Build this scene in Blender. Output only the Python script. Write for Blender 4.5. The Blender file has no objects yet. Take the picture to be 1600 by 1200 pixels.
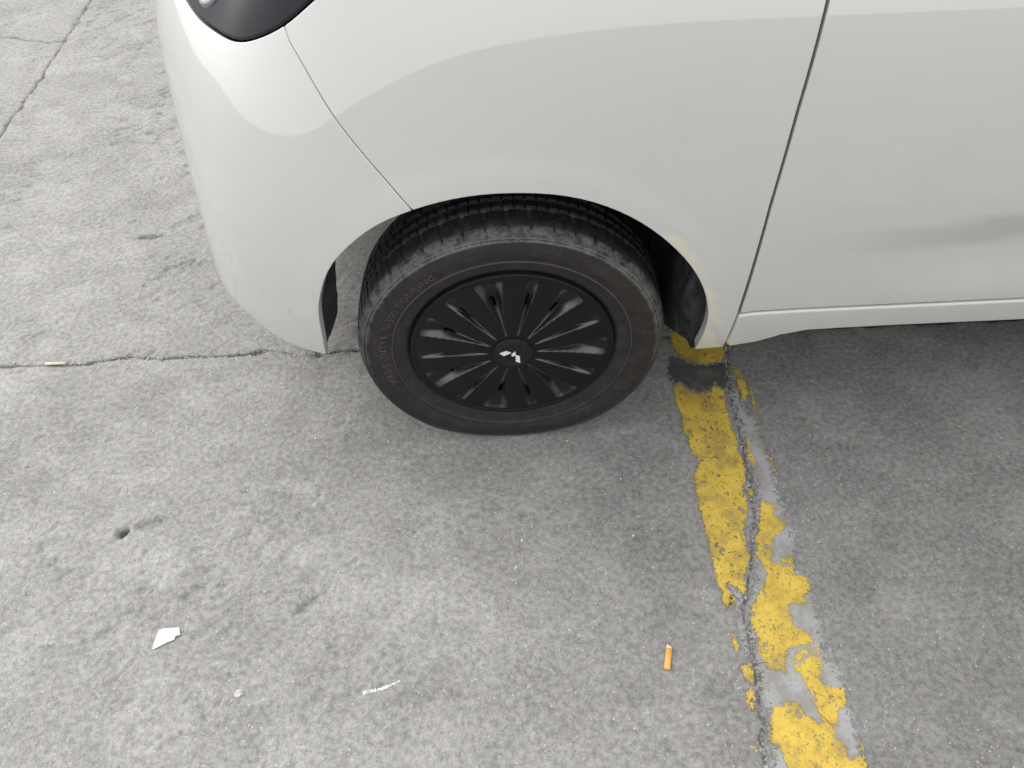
import bpy, bmesh, math, random
import numpy as np
from mathutils import Vector, Matrix
from mathutils.geometry import delaunay_2d_cdt

random.seed(7); RNG = np.random.default_rng(11)
SCN = bpy.context.scene
COL = SCN.collection

# ---------------------------------------------------------------- camera
PITCH, YAW, ROLL = 0.88505, 0.02986, -0.02857
CAM = Vector((-0.0302, -0.9307, 1.3122))
fw = Vector((math.sin(YAW)*math.cos(PITCH), math.cos(YAW)*math.cos(PITCH), -math.sin(PITCH)))
rt = Vector((math.cos(YAW), -math.sin(YAW), 0)); up = rt.cross(fw)
r2 = math.cos(ROLL)*rt+math.sin(ROLL)*up; u2 = -math.sin(ROLL)*rt+math.cos(ROLL)*up
cd = bpy.data.cameras.new('camera'); cam = bpy.data.objects.new('camera', cd); COL.objects.link(cam)
M = Matrix.Identity(4)
for i in range(3):
    M[i][0] = r2[i]; M[i][1] = u2[i]; M[i][2] = -fw[i]; M[i][3] = CAM[i]
cam.matrix_world = M
cd.sensor_width = 36; cd.lens = 36*1180/1600; cd.clip_start = 0.05; cd.clip_end = 2000
SCN.camera = cam

# ---------------------------------------------------------------- sky, sun, exposure
SUN_EL, SUN_AZ = math.radians(46), math.radians(146)   # azimuth: angle of the sun in the xy plane from +x
w = bpy.data.worlds.new('World'); SCN.world = w; w.use_nodes = True
nt = w.node_tree; nt.nodes.clear()
sky = nt.nodes.new('ShaderNodeTexSky'); sky.sky_type = 'NISHITA'; sky.sun_disc = False
sky.sun_elevation = SUN_EL; sky.sun_rotation = math.pi/2-SUN_AZ
sky.air_density = 1.0; sky.dust_density = 4.0; sky.ozone_density = 1.0
hs = nt.nodes.new('ShaderNodeHueSaturation'); hs.inputs['Saturation'].default_value = 0.16
bg = nt.nodes.new('ShaderNodeBackground'); bg.inputs['Strength'].default_value = 0.15
wo = nt.nodes.new('ShaderNodeOutputWorld')
cl = nt.nodes.new('ShaderNodeMix'); cl.data_type = 'RGBA'          # thin even cloud layer over the clear sky
cl.inputs[0].default_value = 0.70; cl.inputs[7].default_value = (10.0, 10.1, 10.2, 1)
nt.links.new(sky.outputs[0], hs.inputs['Color']); nt.links.new(hs.outputs[0], cl.inputs[6]); nt.links.new(cl.outputs[2], bg.inputs['Color'])
nt.links.new(bg.outputs[0], wo.inputs['Surface'])
sd = bpy.data.lights.new('sun', 'SUN'); sd.energy = 1.5; sd.angle = math.radians(45); sd.color = (1, .97, .93)
sun = bpy.data.objects.new('sun', sd); COL.objects.link(sun)
sun.location = (-3, 3, 6)
dsun = Vector((math.cos(SUN_EL)*math.cos(SUN_AZ), math.cos(SUN_EL)*math.sin(SUN_AZ), math.sin(SUN_EL)))
sun.rotation_euler = dsun.to_track_quat('Z', 'Y').to_euler()
SCN.view_settings.view_transform = 'Standard'; SCN.view_settings.look = 'None'
SCN.view_settings.gamma = 1; SCN.view_settings.use_curve_mapping = False
SCN.view_settings.exposure = 0.13

cy = SCN.cycles; cy.max_bounces = 5; cy.diffuse_bounces = 4; cy.glossy_bounces = 3; cy.transmission_bounces = 2; cy.caustics_reflective = False; cy.caustics_refractive = False

# ---------------------------------------------------------------- node helpers
def newmat(name):
    m = bpy.data.materials.new(name); m.use_nodes = True; t = m.node_tree; t.nodes.clear()
    o = t.nodes.new('ShaderNodeOutputMaterial'); b = t.nodes.new('ShaderNodeBsdfPrincipled')
    t.links.new(b.outputs[0], o.inputs['Surface'])
    return m, t, b
def setin(t, sock, v):
    if isinstance(v, bpy.types.NodeSocket): t.links.new(v, sock)
    else:
        if isinstance(v, (tuple, list)) and len(v) == 3 and sock.type == 'RGBA': v = (*v, 1)
        sock.default_value = v
def coord(t, kind='Object'):
    return t.nodes.new('ShaderNodeTexCoord').outputs[kind]
def mapping(t, v, scale=(1, 1, 1), rot=(0, 0, 0), loc=(0, 0, 0)):
    n = t.nodes.new('ShaderNodeMapping'); t.links.new(v, n.inputs[0])
    n.inputs['Scale'].default_value = scale; n.inputs['Rotation'].default_value = rot; n.inputs['Location'].default_value = loc
    return n.outputs[0]
def noise(t, v, scale, detail=4, rough=.55, dist=0):
    n = t.nodes.new('ShaderNodeTexNoise'); t.links.new(v, n.inputs['Vector'])
    n.inputs['Scale'].default_value = scale; n.inputs['Detail'].default_value = detail
    n.inputs['Roughness'].default_value = rough; n.inputs['Distortion'].default_value = dist
    return n.outputs['Fac']
def voro(t, v, scale, out='Distance', feature='F1', rnd=1):
    n = t.nodes.new('ShaderNodeTexVoronoi'); n.feature = feature; t.links.new(v, n.inputs['Vector'])
    n.inputs['Scale'].default_value = scale; n.inputs['Randomness'].default_value = rnd
    return n.outputs[out]
def math_(t, op, a, b=0.0, c=0.0, clamp=False):
    n = t.nodes.new('ShaderNodeMath'); n.operation = op; n.use_clamp = clamp
    setin(t, n.inputs[0], a); setin(t, n.inputs[1], b); setin(t, n.inputs[2], c)
    return n.outputs[0]
def ramp(t, f, lo, hi, a=0.0, b=1.0, smooth=True):
    n = t.nodes.new('ShaderNodeMapRange'); n.interpolation_type = 'SMOOTHSTEP' if smooth else 'LINEAR'
    setin(t, n.inputs['Value'], f)
    n.inputs['From Min'].default_value = lo; n.inputs['From Max'].default_value = hi
    n.inputs['To Min'].default_value = a; n.inputs['To Max'].default_value = b
    return n.outputs['Result']
def mix(t, f, a, b, mode='MIX'):
    n = t.nodes.new('ShaderNodeMix'); n.data_type = 'RGBA'; n.blend_type = mode
    setin(t, n.inputs[0], f); setin(t, n.inputs[6], a); setin(t, n.inputs[7], b)
    return n.outputs[2]
def grey(t, f):
    n = t.nodes.new('ShaderNodeCombineColor')
    for i in range(3): setin(t, n.inputs[i], f)
    return n.outputs[0]
def sepxyz(t, v):
    n = t.nodes.new('ShaderNodeSeparateXYZ'); t.links.new(v, n.inputs[0]); return n.outputs
def bump(t, h, strength, dist, normal=None):
    n = t.nodes.new('ShaderNodeBump'); setin(t, n.inputs['Height'], h)
    n.inputs['Strength'].default_value = strength; n.inputs['Distance'].default_value = dist
    if normal is not None: t.links.new(normal, n.inputs['Normal'])
    return n.outputs[0]

# ---------------------------------------------------------------- materials
def concrete_mat(name, tone=1.0, dark=0.0, attr=True):
    m, t, b = newmat(name); v = coord(t)
    if attr:
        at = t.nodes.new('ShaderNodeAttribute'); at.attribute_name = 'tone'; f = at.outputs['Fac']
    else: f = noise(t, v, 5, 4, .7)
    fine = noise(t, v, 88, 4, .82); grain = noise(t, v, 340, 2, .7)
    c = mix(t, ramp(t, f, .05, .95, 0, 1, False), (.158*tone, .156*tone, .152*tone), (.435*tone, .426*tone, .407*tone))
    c = mix(t, ramp(t, fine, .3, .7), mix(t, .46, c, (.105, .103, .10)), mix(t, .27, c, (.62, .61, .58)))
    c = mix(t, ramp(t, grain, .55, .75, 0, .18), c, (.56, .555, .53))
    c = mix(t, ramp(t, grain, .45, .28, 0, .26), c, (.10, .10, .102))
    n = t.nodes.new('ShaderNodeTexVoronoi'); t.links.new(v, n.inputs['Vector']); n.inputs['Scale'].default_value = 190
    sx = sepxyz(t, n.outputs['Color']); core = ramp(t, n.outputs['Distance'], .42, .25)
    c = mix(t, math_(t, 'MULTIPLY', ramp(t, sx[0], .95, .98), math_(t, 'MULTIPLY', core, .6)), c, (.62, .61, .58))
    c = mix(t, math_(t, 'MULTIPLY', ramp(t, sx[1], .95, .98), math_(t, 'MULTIPLY', core, .5)), c, (.10, .10, .105))
    c = mix(t, math_(t, 'MULTIPLY', ramp(t, sx[2], .9, .94), math_(t, 'MULTIPLY', core, .45)), c, (.42, .30, .22))
    if dark: c = mix(t, dark, c, (.16, .155, .15))
    setin(t, b.inputs['Base Color'], c); b.inputs['Roughness'].default_value = .86
    b.inputs['Specular IOR Level'].default_value = .3
    t.links.new(bump(t, fine, .8, .0042), b.inputs['Normal'])
    return m
M_CONC = concrete_mat('concrete_weathered')
M_CONC2 = concrete_mat('concrete_smoother', .97, .05)
M_CONC0 = concrete_mat('concrete_far', .97, 0, False)

def flat_mat(name, col, rough=.5, metal=0, spec=.5, coat=0, bumpscale=0, bumpd=.001, var=0.0, vscale=30):
    m, t, b = newmat(name); v = coord(t); c = col
    if var:
        n = noise(t, v, vscale, 5, .6)
        c = mix(t, ramp(t, n, .3, .7), tuple(x*(1-var) for x in col), tuple(min(1, x*(1+var)) for x in col))
    setin(t, b.inputs['Base Color'], c)
    b.inputs['Roughness'].default_value = rough; b.inputs['Metallic'].default_value = metal
    b.inputs['Specular IOR Level'].default_value = spec; b.inputs['Coat Weight'].default_value = coat
    b.inputs['Coat Roughness'].default_value = .03
    if bumpscale:
        t.links.new(bump(t, noise(t, v, bumpscale, 4, .6), .6, bumpd), b.inputs['Normal'])
    return m

def paint_mat(name, scuff=None):
    m, t, b = newmat(name); v = coord(t)
    dirt = noise(t, v, 9, 8, .7); z = sepxyz(t, v)[2]
    c = mix(t, ramp(t, dirt, .45, .75, 0, .10), (.557, .554, .530), (.44, .43, .40))
    low = math_(t, 'MULTIPLY', ramp(t, z, .55, .24, 0, 1), ramp(t, noise(t, v, 30, 6, .7), .35, .7))
    c = mix(t, math_(t, 'MULTIPLY', low, .16), c, (.42, .39, .33))          # road film low on the panels
    sp = math_(t, 'MULTIPLY', ramp(t, noise(t, v, 260, 2, .5), .74, .78), ramp(t, noise(t, v, 8, 3), .5, .62))
    c = mix(t, math_(t, 'MULTIPLY', sp, .35), c, (.25, .24, .22))           # specks
    if scuff:                                                              # scuffed patches (x, y, z, radius)
        acc = None
        for (x, y, zz, r) in scuff:
            d = t.nodes.new('ShaderNodeVectorMath'); d.operation = 'DISTANCE'
            t.links.new(v, d.inputs[0]); d.inputs[1].default_value = (x, y, zz)
            k = ramp(t, d.outputs['Value'], r, r*.3)
            acc = k if acc is None else math_(t, 'MAXIMUM', acc, k)
        st = noise(t, mapping(t, v, (1, 1, 3.5), (0, .35, 0)), 120, 3, .6)
        c = mix(t, math_(t, 'MULTIPLY', acc, ramp(t, st, .62, .70, 0, .3)), c, (.25, .26, .26))
    if name == 'paint_sill':
        st = noise(t, mapping(t, v, (1, 1, 4)), 55, 6, .75)
        k = math_(t, 'MULTIPLY', ramp(t, st, .60, .66), ramp(t, z, .337, .310))
        x = sepxyz(t, v)[0]; k = math_(t, 'MULTIPLY', k, ramp(t, x, .55, .75))
        c = mix(t, math_(t, 'MULTIPLY', k, .7), c, (.14, .125, .11))
    setin(t, b.inputs['Base Color'], c); b.inputs['Roughness'].default_value = .42
    b.inputs['Specular IOR Level'].default_value = .35
    b.inputs['Coat Weight'].default_value = 1; b.inputs['Coat Roughness'].default_value = .012; b.inputs['Coat IOR'].default_value = 2.15
    op = noise(t, v, 480, 2, .5)
    t.links.new(bump(t, op, .012, .0005), b.inputs['Coat Normal'])
    return m

def rubber_mat():
    m, t, b = newmat('tyre_rubber'); v = coord(t); s = sepxyz(t, v)
    r = math_(t, 'SQRT', math_(t, 'ADD', math_(t, 'MULTIPLY', s[0], s[0]), math_(t, 'MULTIPLY', s[2], s[2])))
    n1 = noise(t, v, 42, 7, .75); n2 = noise(t, v, 160, 4, .65)
    c = mix(t, ramp(t, r, .268, .280), (.022, .0195, .0185), (.016, .0175, .023))
    c = mix(t, ramp(t, n1, .42, .72, 0, .7), c, (.046, .041, .038))
    for rc in (.2192, .2654, .2702):                                       # worn moulded rings
        d = math_(t, 'ABSOLUTE', math_(t, 'SUBTRACT', r, rc)); c = mix(t, math_(t, 'MULTIPLY', ramp(t, d, .0014, .0005), ramp(t, s[2], -.25, .22, .30 if rc < .23 else -.1, .95)), c, (.085, .080, .075))
    band = math_(t, 'MULTIPLY', ramp(t, r, .259, .263), ramp(t, r, .2825, .2785))
    dust = math_(t, 'MULTIPLY', band, ramp(t, n1, .30, .60))
    dust = math_(t, 'MULTIPLY', dust, ramp(t, n2, .3, .6, .4, 1))
    dust = math_(t, 'MULTIPLY', dust, ramp(t, s[2], -.12, .18, .02, 1))
    c = mix(t, math_(t, 'MULTIPLY', dust, .72), c, (.20, .198, .19))
    setin(t, b.inputs['Base Color'], c); b.inputs['Roughness'].default_value = .62
    b.inputs['Specular IOR Level'].default_value = .28
    t.links.new(bump(t, n2, .35, .0012), b.inputs['Normal'])
    return m
def cover_mat():
    m, t, b = newmat('wheel_cover_plastic'); v = coord(t)
    at = t.nodes.new('ShaderNodeAttribute'); at.attribute_name = 'dust'
    n1 = noise(t, v, 60, 7, .7); n2 = noise(t, v, 300, 2, .5)
    c = mix(t, math_(t, 'MULTIPLY', at.outputs['Fac'], ramp(t, n1, .2, .7, .4, 1)), (.0060, .0068, .0080), (.019, .0150, .0140))
    c = mix(t, ramp(t, n1, .58, .8, 0, .2), c, (.03, .026, .024))
    c = mix(t, ramp(t, n2, .78, .82, 0, .5), c, (.16, .16, .15))
    setin(t, b.inputs['Base Color'], c)
    setin(t, b.inputs['Roughness'], ramp(t, n1, .3, .75, .28, .42)); b.inputs['Specular IOR Level'].default_value = .22
    fa = t.nodes.new('ShaderNodeAttribute'); fa.attribute_name = 'facet'     # polished bevels, matt faces
    setin(t, b.inputs['Coat Weight'], math_(t, 'MULTIPLY', fa.outputs['Fac'], math_(t, 'SUBTRACT', 1.0, at.outputs['Fac'])))
    b.inputs['Coat IOR'].default_value = 1.85; b.inputs['Coat Roughness'].default_value = .30
    return m
def marking_mat(name, c0, c1, chip, chipcol, rough=.6, soft=.5):
    """thin worn coat: grimy, chipped, breaking up towards its edge"""
    m, t, b = newmat(name); v = coord(t)
    at = t.nodes.new('ShaderNodeAttribute'); at.attribute_name = 'edge'; ed = at.outputs['Fac']
    n = noise(t, v, 18, 5, .65); f = noise(t, v, 120, 4, .74); g = noise(t, v, 340, 2, .7)
    c = mix(t, ramp(t, n, .3, .7), c0, c1)
    c = mix(t, ramp(t, f, .50, .72, 0, .45), c, tuple(x*.5 for x in c0))
    c = mix(t, ramp(t, g, .55, .75, 0, .25), c, tuple(min(1, x*1.3) for x in c1))
    c = mix(t, ramp(t, n, .54, .36, 0, .42), c, (.24, .20, .13))
    a_ = ramp(t, math_(t, 'ADD', math_(t, 'MULTIPLY', ed, 110*(1-soft)+16), math_(t, 'MULTIPLY', math_(t, 'SUBTRACT', f, .5), 2.6)), -.12, .28)
    if chip:
        big = noise(t, v, 52, 3, .6, .6); k = ramp(t, big, .635, .66)
        k = math_(t, 'MAXIMUM', k, ramp(t, noise(t, v, 190, 2, .6), .64, .67))
        vn = t.nodes.new('ShaderNodeTexVoronoi'); t.links.new(v, vn.inputs['Vector']); vn.inputs['Scale'].default_value = 34
        sc = sepxyz(t, vn.outputs['Color'])
        k = math_(t, 'MAXIMUM', k, math_(t, 'MULTIPLY', ramp(t, math_(t, 'ADD', vn.outputs['Distance'], math_(t, 'MULTIPLY', f, .3)), .40, .33), ramp(t, sc[0], .58, .62)))
        a_ = math_(t, 'MULTIPLY', a_, math_(t, 'SUBTRACT', 1.0, math_(t, 'MULTIPLY', k, .85)))
        ck = noise(t, v, 12, 2, .5, 1.5); ln = math_(t, 'ABSOLUTE', math_(t, 'SUBTRACT', ck, .5))
        c = mix(t, ramp(t, ln, .005, .002, 0, .5), c, (.10, .08, .04))
    setin(t, b.inputs['Base Color'], c); b.inputs['Roughness'].default_value = rough
    setin(t, b.inputs['Alpha'], a_)
    t.links.new(bump(t, f, .6, .0022), b.inputs['Normal'])
    return m
M_PAINT = paint_mat('paint_pearl_white', [(-.415, .111, .701, .03), (-.121, -.003, .664, .035), (-.14, .003, .672, .03), (-.084, -.001, .69, .03)])
M_SILL = paint_mat('paint_sill')
M_RUBBER = rubber_mat(); M_COVER = cover_mat()
M_YEL = marking_mat('yellow_road_paint', (.52, .355, .035), (.68, .48, .08), .9, None)
M_OLD = marking_mat('old_grey_paint', (.30, .302, .308), (.38, .38, .38), 0, None, .75, .9)
M_TAR = marking_mat('black_tar_smear', (.05, .054, .057), (.085, .088, .09), 0, None, .7, .8)
M_BLACK = flat_mat('black_plastic', (.012, .012, .013), .55, spec=.35, var=.3)
M_DARK = flat_mat('dark_inner_metal', (.016, .015, .015), .8, spec=.2, var=.4)
M_GLOSS = flat_mat('lamp_housing_gloss_black', (.012, .012, .016), .16, spec=.28)
M_GLASS = flat_mat('dark_window_glass', (.010, .012, .012), .03, coat=.5)
M_LAMP = flat_mat('lamp_reflector_silver', (.26, .28, .31), .22, metal=.7, coat=1)
M_EMB = flat_mat('emblem_silver', (.80, .80, .80), .3, metal=.1)
M_TEXT = flat_mat('tyre_lettering_rubber', (.062, .056, .052), .7, var=.3, vscale=90)
M_CAP = flat_mat('centre_cap_plastic', (.008, .009, .011), .3, spec=.3, var=.3, vscale=80)
M_STEEL = flat_mat('rusty_steel', (.03, .022, .018), .7, metal=.3, var=.5, vscale=40)
def liner_mat():
    m, t, b = newmat('arch_liner_muddy'); v = coord(t)
    n = noise(t, mapping(t, v, (1, 1, .35)), 26, 7, .7, .8)
    c = mix(t, ramp(t, n, .42, .68), (.010, .011, .013), (.070, .074, .082))
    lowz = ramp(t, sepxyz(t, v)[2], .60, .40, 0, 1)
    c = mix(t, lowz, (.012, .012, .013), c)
    setin(t, b.inputs['Base Color'], c); b.inputs['Roughness'].default_value = .8
    return m
M_LINER = liner_mat()
M_FILTER = flat_mat('cigarette_filter_orange', (.78, .42, .10), .6, var=.15, vscale=300)
M_PAPER = flat_mat('white_paper', (.72, .71, .66), .8, var=.16, vscale=200, bumpscale=180, bumpd=.001)
M_BUTT = flat_mat('butt_tip_paper', (.80, .62, .42), .7, var=.1, vscale=200)
M_PALE = flat_mat('pale_stone', (.48, .47, .45), .85, var=.2, vscale=120)
M_STICK = flat_mat('pale_yellow_wood', (.56, .54, .43), .6, var=.12, vscale=200)
M_GRIT = flat_mat('grit_stone', (.34, .335, .32), .85, var=.7, vscale=35)
M_WHITEGRIT = flat_mat('white_grit', (.72, .71, .69), .8, var=.2, vscale=60)
M_FILL = flat_mat('joint_dirt', (.21, .205, .195), .9, var=.6, vscale=120, bumpscale=200, bumpd=.004)
M_PEBBLE = flat_mat('dark_pebble', (.05, .05, .05), .7, var=.5, vscale=160, bumpscale=260, bumpd=.002)

# ---------------------------------------------------------------- measured outlines (metres; body ones in the s, z chart)
J1 = [(-1.1845, 0.2757), (-1.1324, 0.2742), (-1.0727, 0.2721), (-1.0062, 0.2715), (-0.9343, 0.2785), (-0.8911, 0.2836), (-0.8146, 0.2744), (-0.7405, 0.2753), (-0.681, 0.2753), (-0.6204, 0.2692), (-0.5781, 0.2844), (-0.5163, 0.2701), (-0.4705, 0.261), (-0.419, 0.2675), (-0.3668, 0.2679)]
J2 = [(-1.5491, 2.2004), (-1.5457, 1.9971), (-1.5449, 1.8392), (-1.5465, 1.6923), (-1.5413, 1.5922), (-1.5501, 1.4818), (-1.5457, 1.4106), (-1.5527, 1.3281), (-1.5498, 1.2553)]
J4 = [(-1.7976, 1.9196), (-1.7355, 1.9092), (-1.6941, 1.8909), (-1.6036, 1.8635), (-1.5544, 1.8688), (-1.5111, 1.8267), (-1.4492, 1.8118)]
J3 = [(0.4979, 0.1852), (0.4876, 0.1285), (0.4847, 0.0918), (0.4818, 0.0384), (0.4797, -0.0045), (0.4737, -0.0457), (0.4705, -0.0857), (0.4745, -0.1173), (0.4639, -0.1695), (0.4579, -0.2127), (0.4466, -0.2471), (0.4332, -0.2803), (0.4269, -0.3195), (0.413, -0.3506), (0.4007, -0.3809), (0.3898, -0.4104), (0.3891, -0.4455), (0.3872, -0.4794), (0.3833, -0.5121), (0.3795, -0.5438), (0.3778, -0.5746), (0.3776, -0.5996), (0.365, -0.6233), (0.3629, -0.647), (0.364, -0.6657), (0.3547, -0.7189)]
YL = [(0.3582, 0.1112), (0.3548, 0.0632), (0.3601, 0.0325), (0.3554, -0.0082), (0.3632, -0.0352), (0.3618, -0.0692), (0.375, -0.078), (0.3721, -0.1046), (0.356, -0.1236), (0.3546, -0.1637), (0.3537, -0.1986), (0.3541, -0.2437), (0.3549, -0.2728), (0.352, -0.308), (0.351, -0.3252), (0.3549, -0.3546), (0.356, -0.3792), (0.3534, -0.4031), (0.3676, -0.4005), (0.3788, -0.3942), (0.3699, -0.3626), (0.3773, -0.3595), (0.3925, -0.3797), (0.4011, -0.3785), (0.4068, -0.3471), (0.4204, -0.3262), (0.4271, -0.3091), (0.4263, -0.2932), (0.4253, -0.2663), (0.4286, -0.2446), (0.4467, -0.212), (0.4506, -0.1848), (0.45, -0.1578), (0.4654, -0.1259), (0.4663, -0.0976), (0.4628, -0.072), (0.4646, -0.0331), (0.4632, 0.0073), (0.4642, 0.0489), (0.4685, 0.0916), (0.4531, 0.1104), (0.4404, 0.0934), (0.4123, 0.0866), (0.3903, 0.0999), (0.377, 0.1197)]
YR1 = [(0.4762, -0.185), (0.4994, -0.1995), (0.5132, -0.1912), (0.4997, -0.211), (0.4921, -0.2205), (0.5146, -0.2402), (0.508, -0.2532), (0.4836, -0.2699), (0.4697, -0.2906), (0.4683, -0.3077), (0.4623, -0.3178), (0.4769, -0.326), (0.5007, -0.333), (0.4991, -0.3491), (0.5232, -0.3541), (0.5223, -0.3784), (0.5081, -0.3866), (0.5012, -0.4051), (0.4712, -0.405), (0.4713, -0.44), (0.4896, -0.4543), (0.5031, -0.4934), (0.4825, -0.4939), (0.466, -0.5006), (0.4464, -0.5071), (0.4464, -0.4995), (0.4622, -0.4871), (0.4828, -0.4817), (0.4881, -0.4864), (0.4879, -0.4797), (0.4681, -0.4786), (0.45, -0.4831), (0.4404, -0.4969), (0.4316, -0.5232), (0.4031, -0.5122), (0.395, -0.484), (0.3991, -0.4553), (0.3957, -0.4258), (0.4031, -0.4026), (0.4169, -0.3864), (0.4446, -0.3458), (0.4436, -0.324), (0.4386, -0.3163), (0.4365, -0.3057), (0.4498, -0.2637), (0.464, -0.2282)]
YR2 = [(0.4455, -0.5103), (0.4654, -0.5028), (0.4829, -0.4961), (0.5023, -0.4961), (0.497, -0.5176), (0.488, -0.5414), (0.5097, -0.5502), (0.5233, -0.5465), (0.5208, -0.5814), (0.504, -0.5863), (0.4906, -0.6136), (0.4825, -0.6242), (0.4976, -0.6413), (0.4971, -0.6601), (0.5169, -0.6532), (0.5176, -0.6343), (0.5239, -0.6371), (0.5208, -0.6666), (0.5072, -0.7273), (0.3936, -0.7211), (0.3936, -0.6673), (0.3893, -0.6406), (0.374, -0.6286), (0.3899, -0.5854), (0.401, -0.5717), (0.428, -0.5673), (0.441, -0.574), (0.4529, -0.5947), (0.463, -0.6064), (0.4708, -0.6009), (0.4643, -0.5782), (0.4596, -0.5368), (0.4588, -0.5248), (0.4438, -0.5199)]
YT = [(0.3785, 0.2331), (0.3879, 0.1966), (0.4133, 0.1754), (0.4472, 0.1693), (0.4874, 0.1782), (0.5023, 0.2166), (0.517, 0.3064), (0.3854, 0.3113)]
TAR = [(0.3682, 0.2019), (0.3872, 0.1928), (0.4125, 0.1716), (0.4464, 0.1655), (0.4866, 0.1743), (0.4885, 0.1511), (0.4779, 0.0995), (0.4654, 0.0949), (0.454, 0.114), (0.4386, 0.0967), (0.413, 0.0902), (0.3927, 0.1025), (0.3777, 0.1234), (0.3579, 0.1149), (0.3505, 0.1377)]
GREY = [(0.4726, 0.0889), (0.4976, 0.0982), (0.5134, 0.0363), (0.5225, 0.0012), (0.5253, -0.0653), (0.5247, -0.1358), (0.5205, -0.1878), (0.5309, -0.2314), (0.5186, -0.2989), (0.512, -0.3375), (0.5322, -0.3578), (0.5283, -0.4007), (0.5277, -0.4246), (0.5178, -0.4702), (0.5139, -0.5034), (0.5326, -0.5208), (0.5281, -0.5471), (0.523, -0.5879), (0.5251, -0.6275), (0.522, -0.6745), (0.5111, -0.7276), (0.3644, -0.7194), (0.369, -0.666), (0.3765, -0.6191), (0.3864, -0.5902), (0.3813, -0.5697), (0.3835, -0.5282), (0.3874, -0.496), (0.3899, -0.4513), (0.397, -0.4049), (0.4169, -0.3634), (0.4328, -0.3199), (0.4364, -0.2872), (0.4533, -0.2406), (0.4647, -0.206), (0.4701, -0.155), (0.4745, -0.1173), (0.4751, -0.062), (0.4804, 0.004)]
GREY2 = [(0.3706, -0.3593), (0.3927, -0.3755), (0.4013, -0.3785), (0.3864, -0.4102), (0.3821, -0.4509), (0.3814, -0.4846), (0.3798, -0.5), (0.3683, -0.4839), (0.3653, -0.4499), (0.3714, -0.4153), (0.371, -0.3973)]
BITS = [[(0.5042, 0.1558), (0.5187, 0.1491), (0.5229, 0.1076), (0.5186, 0.0678), (0.5021, 0.0582), (0.5009, 0.0998)],
    [(0.5266, 0.111), (0.5314, 0.1015), (0.5298, 0.0564), (0.526, 0.0095), (0.5205, 0.015), (0.5228, 0.0622)],
    [(0.5227, -0.0191), (0.5281, -0.0244), (0.5283, -0.0492), (0.5212, -0.0455)],
    [(0.5222, -0.0618), (0.5253, -0.0653), (0.5282, -0.0894), (0.5255, -0.1282), (0.5211, -0.1249), (0.5216, -0.089)],
    [(0.4872, -0.035), (0.4889, -0.0499), (0.4859, -0.0724), (0.492, -0.1107), (0.4824, -0.1069), (0.4769, -0.0814)],
    [(0.4585, -0.1603), (0.4677, -0.1594), (0.4667, -0.1785), (0.4559, -0.1808)],
    [(0.3543, -0.5093), (0.3757, -0.4986), (0.3814, -0.5109), (0.372, -0.5378), (0.3642, -0.5313)],
    [(0.3541, -0.5454), (0.3712, -0.5422), (0.3702, -0.567), (0.3587, -0.5826), (0.3508, -0.5761), (0.358, -0.5602)],
    [(0.3471, -0.6242), (0.3576, -0.6277), (0.3547, -0.639), (0.3445, -0.6384)],
    [(0.4804, -0.3136), (0.5033, -0.3098), (0.5102, -0.3194), (0.4997, -0.3304), (0.4823, -0.3242)],
    [(0.3566, -0.4436), (0.3614, -0.4519), (0.3677, -0.4772), (0.3595, -0.4834), (0.3533, -0.4718)],
    [(0.3675, -0.3728), (0.3762, -0.3855), (0.369, -0.4008), (0.3644, -0.3957)]]
ARCH = [(-0.3476, 0.2781), (-0.3343, 0.3528), (-0.3256, 0.4123), (-0.3106, 0.459), (-0.2871, 0.5078), (-0.2488, 0.5514), (-0.1987, 0.5881), (-0.1447, 0.6106), (-0.0892, 0.6265), (-0.0325, 0.6355), (0.0234, 0.6371), (0.0792, 0.6319), (0.1363, 0.6147), (0.1967, 0.5807), (0.2523, 0.5317), (0.2973, 0.4749), (0.3279, 0.4127), (0.3421, 0.3529), (0.3438, 0.3025), (0.3416, 0.2503)]
SEAM = [(-0.3164, 0.8424), (-0.281, 0.8005), (-0.2519, 0.7558), (-0.1996, 0.6856), (-0.145, 0.6075)]
BBOT = [(-0.5854, 0.37), (-0.5367, 0.3485), (-0.4795, 0.3292), (-0.4189, 0.2972), (-0.3476, 0.2781)]
LAMP = [(-0.6652, 0.8125), (-0.6151, 0.8046), (-0.5496, 0.8022), (-0.4764, 0.8048), (-0.4169, 0.8116), (-0.3627, 0.8256), (-0.3164, 0.8424), (-0.2516, 0.8784)]

# ---------------------------------------------------------------- body surface
# plan curve (front half-U) at the widest height: straight flank, round corner, nose
def cubic(xs, ys):
    """natural cubic spline, returns f(x) and f'(x)"""
    xs = np.asarray(xs, float); ys = np.asarray(ys, float); n = len(xs)
    h = np.diff(xs); A = np.zeros((n, n)); b = np.zeros(n); A[0, 0] = A[-1, -1] = 1
    for i in range(1, n - 1):
        A[i, i-1] = h[i-1]; A[i, i] = 2*(h[i-1]+h[i]); A[i, i+1] = h[i]
        b[i] = 6*((ys[i+1]-ys[i])/h[i]-(ys[i]-ys[i-1])/h[i-1])
    m = np.linalg.solve(A, b)
    def f(x):
        x = np.asarray(x, float)
        i = np.clip(np.searchsorted(xs, x)-1, 0, n-2)
        t = x-xs[i]; hi = h[i]
        xc = np.clip(x, xs[0], xs[-1]); t = xc-xs[i]
        a = (m[i+1]-m[i])/(6*hi); bb = m[i]/2
        c = (ys[i+1]-ys[i])/hi-hi*(2*m[i]+m[i+1])/6
        v = ys[i]+c*t+bb*t*t+a*t**3
        sl = c+2*bb*t+3*a*t*t
        return v+sl*(x-xc)
    return f
YC = 0.715                                            # centre line of the car
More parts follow.
